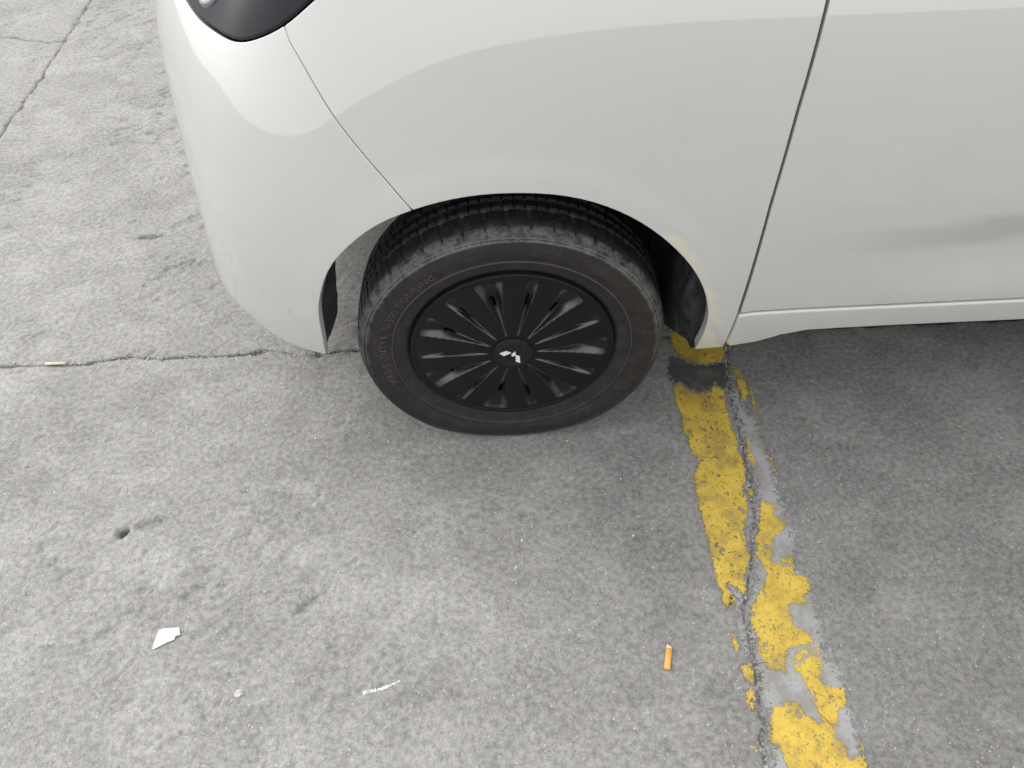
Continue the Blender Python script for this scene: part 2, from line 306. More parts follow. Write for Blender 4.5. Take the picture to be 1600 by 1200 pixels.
PLAN = [(0.30, -.030), (.24, -.030), (.18, -.030), (.12, -.030), (.06, -.030), (0.0, -.030), (-.06, -.030), (-.12, -.0298), (-.24, -.026), (-.345, -.006), (-.437, .041), (-.512, .122),
        (-.562, .235), (-.594, .37), (-.610, .53), (-.616, YC)]
_pp = PLAN + [(x, 2*YC-y) for x, y in PLAN[-2::-1]]
_ch = np.concatenate([[0], np.cumsum([math.dist(_pp[i], _pp[i+1]) for i in range(len(_pp)-1)])])
_s = 0.30-_ch                                         # s = x on the near flank, falling towards the nose
SC = 0.30-_ch[len(PLAN)-1]                            # s at the nose
_fx = cubic(_ch, [p[0] for p in _pp]); _fy = cubic(_ch, [p[1] for p in _pp])
def plan(s):
    c = 0.30-np.asarray(s, float)
    L = _ch[-1]
    x = np.where(c < 0, 0.30-c, np.where(c > L, 0.30+(c-L), _fx(np.clip(c, 0, L))))
    y = np.where(c < 0, -.03, np.where(c > L, 2*YC+.03, _fy(np.clip(c, 0, L))))
    return x, y
side_prof = cubic([.10, .17, .22, .28, .34, .40, .46, .52, .60, .68, .76, .84, .92, 1.0, 1.06, 1.2, 1.45, 1.7],
                  [-.105, -.065, -.040, -.020, -.009, -.004, -.001, 0, -.001, -.004, -.0095, -.0205, -.040, -.069, -.093, -.115, -.155, -.21])
nose_prof = cubic([.10, .17, .22, .28, .35, .42, .50, .58, .66, .74, .82, .90, 1.0, 1.06],
                  [-.075, -.030, -.004, .010, .012, .005, -.002, -.006, -.011, -.024, -.060, -.122, -.20, -.245])
LEAN = cubic([.1, .35, .45, .50, .56, .64, .72, .80, .88, .96, 1.1, 1.7], [0, 0, 0, .003, .011, .028, .048, .066, .080, .090, .097, .097])
def sstep(a, b, x):
    t = np.clip((np.asarray(x, float)-a)/(b-a), 0, 1); return t*t*t*(t*(6*t-15)+10)
def arch_r(s, z, cx):
    return np.hypot((np.asarray(s)-cx)/1.0, (np.asarray(z)-.302)/1.0)
def off(s, z):
    s = np.asarray(s, float); z = np.asarray(z, float)
    sm = np.where(s < SC, 2*SC-s, s)                  # mirror: the far flank repeats the near one
    w = 1-sstep(-.66, -.16, sm)
    o = side_prof(z)*(1-w)+nose_prof(z)*w
    lean = (1-sstep(-.44, .28, sm))*sstep(-.92, -.46, sm)  # front corner leans back above the bumper line
    o = o-lean*LEAN(z)
    for cx in (.004, 2.43):                           # wheel arch flange
        r = arch_r(sm, z, cx)
        o = o+.0022*(1-sstep(.352, .402, r))*sstep(.23, .40, z)*(1-sstep(.0, .9, w))
    A = sstep(.36, .95, sm)*(1-sstep(1.9, 2.1, sm))   # sculpted recess along the doors
    dz = .555-z+.035*(np.clip(sm, .3, 2.0)-.9)*.6
    g = np.clip(dz/.05, 0, 1)*(1-sstep(.05, .20, dz))
    o = o-.015*A*g
    return o
def S(s, z):
    s = np.asarray(s, float); z = np.asarray(z, float)
    e = 1e-4
    x, y = plan(s); x1, y1 = plan(s+e); x0, y0 = plan(s-e)
    tx, ty = x1-x0, y1-y0; l = np.hypot(tx, ty)
    nx, ny = ty/l, -tx/l
    o = off(s, z)
    return np.stack([x+nx*o, y+ny*o, z+0*x], -1)
def SN(s, z, e=1e-3):
    a = S(np.asarray(s)+e, z)-S(np.asarray(s)-e, z); b = S(s, np.asarray(z)+e)-S(s, np.asarray(z)-e)
    n = np.cross(a, b); return n/np.linalg.norm(n, axis=-1, keepdims=True)

# ---------------------------------------------------------------- mesh helpers
def obj(name, verts, faces, mat, parent=None, smooth=True, normals=None, kind=None):
    me = bpy.data.meshes.new(name); me.from_pydata([tuple(map(float, v)) for v in verts], [], [tuple(map(int, f)) for f in faces])
    me.materials.append(mat)
    if smooth: me.polygons.foreach_set('use_smooth', [True]*len(me.polygons))
    if normals is not None: me.normals_split_custom_set_from_vertices([tuple(map(float, n)) for n in normals])
    me.update()
    o = bpy.data.objects.new(name, me); COL.objects.link(o)
    if parent is not None: o.parent = parent
    if kind: o['kind'] = kind
    return o
def empty(name, loc=(0, 0, 0), parent=None):
    o = bpy.data.objects.new(name, None); COL.objects.link(o); o.location = loc; o.empty_display_size = .1
    if parent is not None: o.parent = parent
    return o
def tag(o, label, cat, group=None):
    o['label'] = label; o['category'] = cat
    if group: o['group'] = group
def grid_faces(nu, nv, closed_u=False, flip=False):
    f = []
    for i in range(nu if closed_u else nu-1):
        i1 = (i+1) % nu
        for j in range(nv-1):
            q = (i*nv+j, i1*nv+j, i1*nv+j+1, i*nv+j+1)
            f.append(q[::-1] if flip else q)
    return f
_lat = RNG.random((256, 256))
def vnoise(x, y):
    x = np.asarray(x, float); y = np.asarray(y, float)
    i = np.floor(x).astype(int); j = np.floor(y).astype(int); fx = x-i; fy = y-j
    fx = fx*fx*(3-2*fx); fy = fy*fy*(3-2*fy)
    g = lambda a, b: _lat[a % 256, b % 256]
    return (g(i, j)*(1-fx)+g(i+1, j)*fx)*(1-fy)+(g(i, j+1)*(1-fx)+g(i+1, j+1)*fx)*fy
def fbm(x, y, octv=4):
    a, s, tot = 0, 1.0, 0
    for k in range(octv):
        a = a+s*(vnoise(np.asarray(x)*2**k+17.3*k, np.asarray(y)*2**k+5.1*k)-.5); tot += s; s *= .55
    return a/tot*2
def densify(P, h, closed=True):
    out = []; n = len(P)
    for i in range(n if closed else n-1):
        a = np.array(P[i], float); b = np.array(P[(i+1) % n], float); k = max(1, int(math.ceil(np.linalg.norm(b-a)/h)))
        for q in range(k): out.append(a+(b-a)*q/k)
    if not closed: out.append(np.array(P[-1], float))
    return np.array(out)
def curve(P, n):
    P = np.array(P, float); c = np.concatenate([[0], np.cumsum(np.linalg.norm(np.diff(P, axis=0), axis=1))])
    t = np.linspace(0, c[-1], n); return [tuple(q) for q in np.stack([cubic(c, P[:, 0])(t), cubic(c, P[:, 1])(t)], 1)]
def area2(P):
    x, y = P[:, 0], P[:, 1]; return (x*np.roll(y, -1)-np.roll(x, -1)*y).sum()
def inset(P, d):
    a = P-np.roll(P, 1, 0); b = np.roll(P, -1, 0)-P
    a = a/np.linalg.norm(a, axis=1)[:, None]; b = b/np.linalg.norm(b, axis=1)[:, None]
    na = np.stack([-a[:, 1], a[:, 0]], 1); nb = np.stack([-b[:, 1], b[:, 0]], 1)
    m = na+nb; m = m/np.maximum(np.linalg.norm(m, axis=1)[:, None], 1e-6)
    k = np.clip((m*na).sum(1), .5, 1)
    return P+m*(d/k)[:, None]
def inside(P, X):
    x, y = X[:, 0], X[:, 1]; r = np.zeros(len(X), bool); j = len(P)-1
    for i in range(len(P)):
        c = ((P[i, 1] > y) != (P[j, 1] > y)) & (x < (P[j, 0]-P[i, 0])*(y-P[i, 1])/(P[j, 1]-P[i, 1]+1e-15)+P[i, 0])
        r ^= c; j = i
    return r
def tri(P, h):
    """constrained triangulation of a closed polygon, with inner points on a grid of step h"""
    lo, hi = P.min(0), P.max(0)
    gx, gy = np.meshgrid(np.arange(lo[0]+h/2, hi[0], h), np.arange(lo[1]+h/2, hi[1], h))
    X = np.stack([gx.ravel(), gy.ravel()], 1); X = X[inside(P, X)]
    if len(X):
        keep = np.ones(len(X), bool)
        for c in range(0, len(X), 2000):
            d = np.min(((X[c:c+2000, None, :]-P[None])**2).sum(-1), 1); keep[c:c+2000] = d > (h*.45)**2
        X = X[keep]
    allp = np.concatenate([P, X]); n = len(P)
    vo, eo, fo, *_ = delaunay_2d_cdt([Vector(p) for p in allp], [(i, (i+1) % n) for i in range(n)], [list(range(n))], 1, 1e-7, True)
    V = np.array([tuple(v) for v in vo])
    F = []
    cen = np.array([(V[f[0]]+V[f[1]]+V[f[2]])/3 for f in fo]); ok = inside(P, cen)
    for f, k in zip(fo, ok):
        if not k: continue
        a, b, c = V[f[0]], V[f[1]], V[f[2]]
        s = (b[0]-a[0])*(c[1]-a[1])-(b[1]-a[1])*(c[0]-a[0])
        F.append(tuple(f) if s > 0 else tuple(f[::-1]))
    return V, F
def panel(name, poly, mat, parent, gap=.0035, r=.0028, flange=.014, h=.022, sub=.012, lift=0.0, surf=None):
    """sheet-metal panel over the region poly of the (s, z) chart: rounded rim, folded flange"""
    P = densify(poly, sub)
    if area2(P) < 0: P = P[::-1]
    P0 = inset(P, gap/2+r)
    V2, F = tri(P0, h)
    base = S(V2[:, 0], V2[:, 1]); nb = SN(V2[:, 0], V2[:, 1])
    verts = [*(base+nb*lift)]; norms = [*nb]; faces = list(F)
    rings = []
    n = len(P)
    nP = SN(P0[:, 0], P0[:, 1]); S0 = S(P0[:, 0], P0[:, 1]); So = S(*inset(P0, -.004).T); tv = So-S0
    tv = tv/np.linalg.norm(tv, axis=1)[:, None]
    same = len(V2) >= n and np.allclose(V2[:n], P0, atol=1e-5)
    for k in range(5):
        if k < 4: ang = math.radians(30*k); o = r*math.sin(ang); dep = r*(1-math.cos(ang))
        else: ang = math.pi/2; o = r; dep = flange
        if k == 0 and same: rings.append(0); continue
        st = len(verts); verts += [*(S0+tv*o-nP*(dep-lift))]; norms += [*(nP*math.cos(ang)+tv*math.sin(ang))]; rings.append(st)
    for k in range(4):
        a, b = rings[k], rings[k+1]
        for i in range(n):
            j = (i+1) % n; faces.append((a+i, b+i, b+j, a+j))
    return obj(name, verts, faces, mat, parent, True, norms)
def mir(poly): return [(2*SC-s, z) for s, z in poly][::-1]
def ground_sheet(name, poly, z, mat, parent, jit=.0022, h=.007, sub=.003, thick=.0008, amp_scale=70):
    """flat layer of paint with ragged edges lying on the ground"""
    P = densify(poly, sub)
    if area2(P) < 0: P = P[::-1]
    P = P+np.stack([fbm(P[:, 0]*amp_scale, P[:, 1]*amp_scale, 3), fbm(P[:, 0]*amp_scale+50, P[:, 1]*amp_scale+9, 3)], 1)*jit
    V2, F = tri(P, h)
    nv = len(V2); verts = [(x, y, z) for x, y in V2]
    ed = np.array([np.sqrt(((P-q)**2).sum(1).min()) for q in V2])
    n = len(P); st = len(verts); verts += [(x, y, z) for x, y in P]; s2 = len(verts); verts += [(x, y, z-thick) for x, y in inset(P, -.0006)]
    faces = list(F)+[(st+i, s2+i, s2+(i+1) % n, st+(i+1) % n) for i in range(n)]
    o = obj(name, verts, faces, mat, parent, False)
    at = o.data.attributes.new('edge', 'FLOAT', 'POINT'); at.data.foreach_set('value', np.concatenate([ed, np.zeros(2*n)]).astype(np.float32))
    return o

# ---------------------------------------------------------------- ground: concrete slabs
ground = obj('ground', [(-600, -600, -.03), (600, -600, -.03), (600, 600, -.03), (-600, 600, -.03)], [(0, 1, 2, 3)], M_CONC0, None, False, kind='structure')
J1P = np.array(sorted([(-1.62, .272), (-1.5, .276), (-1.35, .27)] + J1 + [(-.2, .262), (0, .27), (.25, .262), (.497, .268), (.8, .27), (1.3, .262), (2.7, .27)]))
J2P = np.array(sorted([(y, x) for x, y in J2] + [(-2, -1.548), (.2, -1.551), (.8, -1.546), (3.2, -1.55)]))
J3P = np.array(sorted([(y, x) for x, y in J3] + [(-2, .34), (-1.2, .345), (.27, .50), (.8, .505), (1.6, .498), (3.2, .502)]))
J4P = np.array(sorted([(-4.5, 1.98), (-3, 1.95), (-2.2, 1.93)] + J4[:5] + [(-1.50, 1.87)]))
def joint(P, amp):
    return lambda q: np.interp(q, P[:, 0], P[:, 1])+amp*fbm(np.asarray(q)*38+P[0, 1]*91, np.asarray(q)*0+P[0, 1]*31, 5)
j1, j2, j3, j4 = joint(J1P, .006), joint(J2P, .007), joint(J3P, .006), joint(J4P, .006)
PITS = [  # x, y, half length, half width, angle, depth
    (-.9448, .7225, .044, .0085, .05, .014), (-.7760, -.1815, .0150, .012, .6, .014), (-.7250, -.1640, .038, .012, .25, .008),
    (-.3974, -.3515, .034, .011, .62, .008), (-.365, -.325, .016, .006, .6, .004), (-.612, -.315, .028, .010, .5, .006),
    (-.178, -.186, .017, .004, .9, .004), (-.158, -.178, .014, .0035, -.1, .004), (-.60, -.028, .030, .006, .3, .0035),
    (-.55, -.10, .014, .007, .4, .004), (-1.02, .06, .02, .006, .6, .003), (-.86, .045, .022, .007, .2, .003),
    (-.79, .10, .02, .005, -.1, .003), (-.60, .17, .02, .006, .5, .003), (-.30, -.44, .012, .008, .9, .003), (-.09, -.415, .012, .008, .2, .003)]
for k in range(330):
    x = RNG.uniform(-1.5, .3); y = RNG.uniform(-.75, 2.2)
    if RNG.random() > np.clip(1.0-(x+.55)*1.1, .12, 1): continue
    L = RNG.uniform(.006, .024)
    PITS.append((x, y, L, L*RNG.uniform(.22, .5), RNG.normal(.5, .35), RNG.uniform(.0012, .0040)))
PITS = [p for p in PITS if not (abs(p[0]) < .16 and -.06 < p[1] < .2) and not (.33 < p[0] < .56 and p[1] < .35)]
def height(x, y):
    ca, sa = math.cos(.5), math.sin(.5); u, v = x*ca+y*sa, -x*sa+y*ca
    sp = fbm(u*20, v*42, 5); mask = sstep(-.25, .35, fbm(x*2.6+4, y*2.6, 3))*np.clip(.95-x*.8, .18, 1.2)
    z = .0012*fbm(x*5, y*5, 3)-.0034*sstep(.10, .42, sp)*mask+.0013*fbm(u*34+7, v*60, 4)*(.35+.65*mask)
    flat = (1-sstep(.12, .25, np.hypot(x, (y-.07)*.9)))
    flat = np.maximum(flat, sstep(.31, .34, x)*(1-sstep(.54, .57, x))*(1-sstep(.33, .4, y)))
    z = z*(1-flat)-.0012*0
    for (px, py, L, W, a, d) in PITS:
        dx, dy = x-px, y-py
        m = (np.abs(dx) < L*1.7) & (np.abs(dy) < L*1.7)
        if not m.any(): continue
        ca, sa = math.cos(a), math.sin(a); u = (dx[m]*ca+dy[m]*sa)/L; v = (-dx[m]*sa+dy[m]*ca)/W
        q = np.sqrt(u*u+v*v)*(1+.35*fbm(x[m]*140, y[m]*140, 2))
        z[m] -= d*(1-sstep(.55, 1.05, q))
    return z
def slab(xl, xr, yb, yt, nx, ny, mat, x0, x1, y0, y1, seed, edges='lrbt', gap=.0035):
    u = np.linspace(0, 1, nx); v = np.linspace(0, 1, ny)
    U, V = np.meshgrid(u, v, indexing='ij')
    X0 = x0+(x1-x0)*U
    B = yb(X0) if 'b' in edges else np.full_like(X0, y0); T = yt(X0) if 't' in edges else np.full_like(X0, y1)
    chip = lambda q, k: gap*(.35+1.5*np.clip(fbm(q*26+k*7.7+seed*13, q*0+k*3.1, 4)+.25, 0, 1.2))
    if 'b' in edges: B = B+chip(X0, 1)
    if 't' in edges: T = T-chip(X0, 2)
    Y = B+(T-B)*V
    Lx = xl(Y)+chip(Y, 3) if 'l' in edges else np.full_like(Y, x0); Rx = xr(Y)-chip(Y, 4) if 'r' in edges else np.full_like(Y, x1)
    X = Lx+(Rx-Lx)*U
    Z = height(X.ravel(), Y.ravel()).reshape(X.shape)
    d = np.full_like(X, 9.0)
    if 'l' in edges: d = np.minimum(d, X-Lx)
    if 'r' in edges: d = np.minimum(d, Rx-X)
    if 'b' in edges: d = np.minimum(d, Y-B)
    if 't' in edges: d = np.minimum(d, T-Y)
    Z = Z-.005*np.exp(-d/.006)*(.6+.8*fbm(X*45, Y*45, 3))
    verts = np.stack([X, Y, Z], -1).reshape(-1, 3).tolist(); faces = grid_faces(nx, ny)
    idx = lambda i, j: i*ny+j
    loop = [idx(i, 0) for i in range(nx)]+[idx(nx-1, j) for j in range(1, ny)]+[idx(i, ny-1) for i in range(nx-2, -1, -1)]+[idx(0, j) for j in range(ny-2, 0, -1)]
    st = len(verts); verts += [(verts[i][0], verts[i][1], -.032) for i in loop]; n = len(loop)
    faces += [(loop[k], st+k, st+(k+1) % n, loop[(k+1) % n]) for k in range(n)]
    o = obj('concrete_slab', verts, faces, mat, ground)
    A = np.array(verts); x, y = A[:, 0], A[:, 1]
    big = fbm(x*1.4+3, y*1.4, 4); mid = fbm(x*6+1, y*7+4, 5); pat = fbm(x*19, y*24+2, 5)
    stain_shade = .20*sstep(-.75, .45, x+.25*big)+.19*sstep(.0, .8, x+.3*mid)+.10*sstep(.35, -.55, y)   # light falloff put into the tone: darker to the right and near side
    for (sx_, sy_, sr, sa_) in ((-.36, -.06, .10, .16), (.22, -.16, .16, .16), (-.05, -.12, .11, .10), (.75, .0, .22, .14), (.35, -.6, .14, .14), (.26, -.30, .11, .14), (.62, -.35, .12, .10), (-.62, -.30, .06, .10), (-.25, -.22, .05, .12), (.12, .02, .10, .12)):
        stain_shade = stain_shade+sa_*(1-sstep(.25, 1.1, np.hypot(x-sx_, y-sy_)/sr*(1+.6*mid)))
    scuff = .22*sstep(.25, .6, fbm(x*3.1+9, y*4.3, 5))*sstep(.2, -.6, x)
    crust = fbm(x*9+2, y*12, 6); worn = fbm(x*13+31, y*15+8, 6)
    tone = .66+.20*big+.22*mid+.15*pat-stain_shade+scuff+.17*sstep(.14, .30, crust)-.15*sstep(.16, .30, worn)
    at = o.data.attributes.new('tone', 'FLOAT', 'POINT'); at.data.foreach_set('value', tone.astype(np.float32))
    return o
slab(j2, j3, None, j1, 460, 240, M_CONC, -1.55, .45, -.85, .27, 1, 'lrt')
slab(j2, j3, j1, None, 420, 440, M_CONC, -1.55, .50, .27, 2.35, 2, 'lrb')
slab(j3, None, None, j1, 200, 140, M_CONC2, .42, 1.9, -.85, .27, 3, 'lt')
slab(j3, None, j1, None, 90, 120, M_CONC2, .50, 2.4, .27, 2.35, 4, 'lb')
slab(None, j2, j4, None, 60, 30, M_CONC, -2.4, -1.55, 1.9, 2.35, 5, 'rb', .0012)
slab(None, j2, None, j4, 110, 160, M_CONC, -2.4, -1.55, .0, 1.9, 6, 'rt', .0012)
def plain(x0, x1, y0, y1, m=M_CONC0):
    m = M_CONC0
    obj('concrete_slab', [(x0, y0, 0), (x1, y0, 0), (x1, y1, 0), (x0, y1, 0), (x0, y0, -.032), (x1, y0, -.032), (x1, y1, -.032), (x0, y1, -.032)],
        [(0, 1, 2, 3), (0, 4, 5, 1), (1, 5, 6, 2), (2, 6, 7, 3), (3, 7, 4, 0)], m, ground, False)
plain(-1.545, .338, -4.2, -.8502); plain(.3382, 4.0, -4.2, -.8502, M_CONC2); plain(-5.2, -1.553, -4.2, -.0002); plain(-5.2, -2.4002, 0, 6.0)
plain(-2.4, -1.553, 2.3502, 6.0); plain(-1.546, .498, 2.3502, 6.0); plain(.504, 4.0, 2.3502, 6.0, M_CONC2)
plain(1.9002, 4.0, -.85, .27, M_CONC2); plain(2.4002, 4.0, .274, 2.35, M_CONC2)
plain(4.004, 9, -4.2, 6.0, M_CONC2); plain(-10, -5.204, -4.2, 6.0); plain(-10, 9, -10, -4.204); plain(-10, 9, 6.004, 13)

def filler(pts, wd, z):
    P = np.array(pts); d = np.gradient(P, axis=0); d = d/np.linalg.norm(d, axis=1)[:, None]; nn = np.stack([-d[:, 1], d[:, 0]], 1)
    zz = z+.004*fbm(P[:, 0]*60, P[:, 1]*60, 3)
    vv = [(*(p+n_*wd*k), q+.0012*k*0) for p, n_, q in zip(P, nn, zz) for k in (-1, 0, 1)]
    obj('joint_filler', vv, grid_faces(len(P), 3, flip=True), M_FILL, ground)
xs = np.linspace(-1.5, .48, 400); filler(np.stack([xs, j1(xs)], 1), .011, -.0085)
ys = np.linspace(-.84, .26, 300); filler(np.stack([j3(ys), ys], 1), .013, -.0032)
ys = np.linspace(.3, 2.34, 300); filler(np.stack([j2(ys), ys], 1), .011, -.007)

# painted bay line: yellow over an older grey coat, black smear across it
line = empty('parking_line', (.44, -.2, 0))
tag(line, 'worn yellow parking line flaking along the crack beside the wheel', 'road marking')
def online(o, label=None):
    o.parent = line; o.matrix_parent_inverse = Matrix.Translation((-.44, .2, 0))
    if label: o['label'] = label
online(ground_sheet('old_paint_coat', GREY, .0012, M_OLD, None, .006), 'pale grey older coat showing under the yellow paint')
online(ground_sheet('old_paint_coat', GREY2, .0012, M_OLD, None, .003))
online(ground_sheet('tar_smear', TAR, .0018, M_TAR, None, .002), 'black smear across the yellow line behind the wheel')
for P in (YL, YR1, YR2, YT):
    online(ground_sheet('paint_patch', P, .0026, M_YEL, None, .0028, thick=.0010))
for P in BITS:
    online(ground_sheet('paint_flake', P, .0026, M_YEL, None, .0034, thick=.0010, amp_scale=120, h=.004))

# ---------------------------------------------------------------- the car
car = empty('parked_car', (0, 0, 0))
tag(car, 'white car parked across the concrete joint, black cover on its front wheel', 'car')
arch = curve(ARCH, 56)                               # front edge of the opening, over the top, to the rear edge
iseam = min(range(len(arch)), key=lambda i: math.dist(arch[i], SEAM[-1]))
arch_f, arch_b = arch[:iseam+1], arch[iseam:]
seam = curve(SEAM[:-1]+[arch[iseam]], 16)            # lamp corner down to the arch
lampl = curve(LAMP, 26)                              # lower edge of the lamp, front to rear
ilc = min(range(len(lampl)), key=lambda i: math.dist(lampl[i], SEAM[0]))
lamp_front = [(-.92, .955), (-.88, .915), (-.82, .878), (-.75, .853), (-.69, .840)]
bot = curve([(-.345, .2826), (-.4185, .2977), (-.4812, .3274), (-.5404, .3452), (-.63, .335), (-.74, .300), (-.88, .27), (-1.02, .26), (SC, .258)], 46)
half = arch_f[::-1] + bot[1:]                        # from seam down the arch, along the bottom to the nose
toph = [(SC, .955)] + [(-1.0, .955)] + lamp_front + lampl[:ilc+1] + seam[1:-1]
near = half                                          # seam/arch -> nose bottom
far = mir(half)                                      # nose bottom -> far seam/arch
topn = toph                                          # nose top -> near seam
topf = mir(toph)                                     # far seam -> nose top
bump_poly = near + far[1:] + topf + topn[1:]
panel('front_bumper', bump_poly, M_PAINT, car, gap=.0008, r=.0016, flange=.016, h=.018, sub=.010)
lamp_poly = lampl + [(-.21, .925), (-.19, .975), (-.30, .982), (-.5, .982), (-.7, .982), (-.88, .978)] + lamp_front
for mm in (lambda p: p, mir):
    hl = panel('headlight', mm(lamp_poly), M_GLOSS, car, gap=.003, r=.004, flange=.012, h=.018, sub=.008, lift=-.0005)
    cs = mm([(-.612, .845)])[0]
    c0 = S(*cs); n0 = SN(*cs); t1 = np.array([0, 0, 1.0])-n0*n0[2]; t1 /= np.linalg.norm(t1); t2 = np.cross(t1, n0)
    vv, ff = [], []; prof = [(0, .0035), (.006, .0040), (.009, .0015), (.0125, .0030), (.016, .0010), (.020, .0032), (.0235, .0040), (.0265, .0024), (.029, -.006)]
    for r_, hh in prof:
        for k in range(40):
            a = 2*math.pi*k/40; q = c0+t1*r_*math.cos(a)*1.25+t2*r_*math.sin(a); vv.append(q+n0*hh)
    n = 40
    for i in range(len(prof)-1):
        for k in range(n): ff.append((i*n+k, (i+1)*n+k, (i+1)*n+(k+1) % n, i*n+(k+1) % n))
    obj('signal_lamp', vv, ff, M_LAMP, hl)
DX = .3945
fender_poly = arch_b + [(.345, .2505), (.372, .252), (DX, .2548), (DX-.0005, .36), (.3905, .60), (.392, .75), (.398, .88), (.402, .985), (-.16, .985), (-.19, .975), (-.21, .925)] + lampl[::-1][0:len(lampl)-ilc] + seam[1:-1]
door_poly = [(DX, .3602), (.42, .3645), (.50, .3662), (.90, .364), (1.40, .362), (1.405, .985), (.402, .985), (.398, .88), (.392, .75), (.3905, .60), (DX-.0005, .42)]
rdoor_poly = [(1.40, .362), (1.93, .36), (1.99, .40), (2.03, .47), (2.08, .58), (2.10, .64), (2.12, .985), (1.405, .985)]
sill_poly = [(DX, .2548), (.4064, .2562), (.4513, .2673), (.4919, .2894), (.5345, .301), (.60, .3025), (.70, .3028), (.937, .3002), (1.4, .300), (1.98, .298), (2.04, .30), (2.05, .36), (1.93, .36), (1.40, .362), (.90, .364), (.50, .3662), (.42, .3645), (DX, .3602)]
rarch = [(2.43+.345*math.cos(a), .302+.345*math.sin(a)) for a in np.linspace(math.pi-.02, .0, 30)]
quarter_poly = [(2.10, .64), (2.16, .521)] + [p for p in rarch if p[0] > 2.165] + [(2.80, .27), (2.80, .985), (2.12, .985)]
for mm in (lambda p: p, mir):
    fine = mm is not mir
    panel('front_fender', mm(fender_poly), M_PAINT, car, gap=.0012, r=.0018, flange=.018, h=.011 if fine else .03, sub=.008 if fine else .02)
    panel('front_door', mm(door_poly), M_PAINT, car, gap=.0075, r=.002, flange=.03, h=.016 if fine else .04, sub=.012 if fine else .03)
    panel('rear_door', mm(rdoor_poly), M_PAINT, car, gap=.0046, r=.003, h=.03, sub=.02)
    panel('rocker_panel', mm(sill_poly), M_SILL, car, gap=.0030, r=.006, flange=.03, h=.012, sub=.008 if fine else .02, lift=.0015)
    panel('rear_quarter_panel', mm(quarter_poly), M_PAINT, car, gap=.004, r=.003, flange=.02, h=.03, sub=.02)
    # dark inner structure seen through the panel gaps
    inner = [(.37, .29), (.42, .285), (.55, .325), (2.0, .32), (2.09, .60), (2.2, .67), (2.65, .67), (2.77, .33), (2.78, .975), (-.22, .975), (-.22, .69), (-.05, .70), (.10, .69), (.25, .62), (.37, .50)]
    panel('inner_panel', mm(inner), M_DARK, car, gap=0, r=.001, flange=.003, h=.06, sub=.03, lift=-.034)
    bs = [(-.20, .70), (-.24, .60), (-.30, .52), (-.34, .44), (-.355, .33), (-.43, .34), (-.5, .36), (-.64, .35), (-.90, .29), (-1.1, .28), (-1.1, .94), (-.8, .94), (-.24, .90)]
    panel('inner_panel', mm(bs), M_DARK, car, gap=0, r=.001, flange=.003, h=.05, sub=.03, lift=-.018)
# cabin above the waist: side frames, glass, bonnet, roof, windscreen, tailgate
cab = [(.16, .99), (2.80, .99), (2.74, 1.40), (2.66, 1.66), (.86, 1.66), (.55, 1.42)]
for mm in (lambda p: p, mir):
    panel('side_frame', mm(cab), M_PAINT, car, gap=.004, r=.004, h=.06, sub=.04)
    for wpoly in ([(.42, 1.035), (1.36, 1.035), (1.36, 1.58), (.92, 1.58), (.66, 1.40)], [(1.44, 1.035), (2.10, 1.035), (2.10, 1.58), (1.44, 1.58)], [(2.18, 1.06), (2.66, 1.06), (2.58, 1.56), (2.18, 1.56)]):
        panel('side_window', mm(wpoly), M_GLASS, car, gap=0, r=.003, h=.08, sub=.04, lift=.004)
def sheet(name, fn, nu, nv, mat, parent=car):
    U, V = np.meshgrid(np.linspace(0, 1, nu), np.linspace(0, 1, nv), indexing='ij')
    obj(name, fn(U.ravel(), V.ravel()), grid_faces(nu, nv), mat, parent)
def hood_fn(u, v):
    y0 = -.005+.0*u; s_side = .30
    # across the car by u, rearwards by v; the front edge follows the plan curve at z = .985
    yy = .045+(2*YC-.09)*u
    ss = np.linspace(.2, 2*SC-.2, 800); C = S(ss, np.full(800, .985)); o = np.argsort(C[:, 1]); 
    xf = np.array([C[np.argmin(np.abs(C[:, 1]-q)+np.where(C[:, 0] > .18, 1, 0)), 0] for q in yy])
    x = xf+.004+(.14-xf)*v
    e = np.minimum(1, 4.2*u*(1-u))
    z = .984+.075*(1-(1-v)**2.2)*(.55+.45*e)+.02*e*np.sin(np.pi*np.minimum(1, v*2)/2)
    return np.stack([x, yy, z], -1)
sheet('bonnet', hood_fn, 40, 30, M_PAINT)
def ws_fn(u, v):
    hw = .70-.13*v; bow = .10*(1-(2*u-1)**2)
    return np.stack([.15+.72*v-bow*(1-.4*v), YC+(2*u-1)*hw, 1.05+.63*v], -1)
sheet('windscreen', ws_fn, 20, 12, M_GLASS)
def roof_fn(u, v):
    hw = .57; e = 1-(2*u-1)**4
    return np.stack([.85+1.85*v-.06*(1-(2*u-1)**2)*(1-v), YC+(2*u-1)*hw, 1.66+.07*e*(.6+.4*np.sin(np.pi*v))], -1)
sheet('roof', roof_fn, 24, 24, M_PAINT)
def tail_fn(u, v):
    hw = np.interp(v, [0, .5, 1], [.70, .69, .56])
    return np.stack([2.80-.10*v**2+.05*(1-(2*u-1)**2), YC+(2*u-1)*hw, .26+1.42*v], -1)
sheet('tailgate', tail_fn, 20, 24, M_PAINT)
sheet('underbody', lambda u, v: np.stack([.37+2.3*u, .175+(2*YC-.35)*v, .125+0*u], -1), 4, 4, M_DARK)  # underbody set extra low to deepen the shade under the sill
sheet('bulkhead', lambda u, v: np.stack([.40+0*u, .02+(2*YC-.04)*u, .24+.75*v], -1), 4, 4, M_DARK)

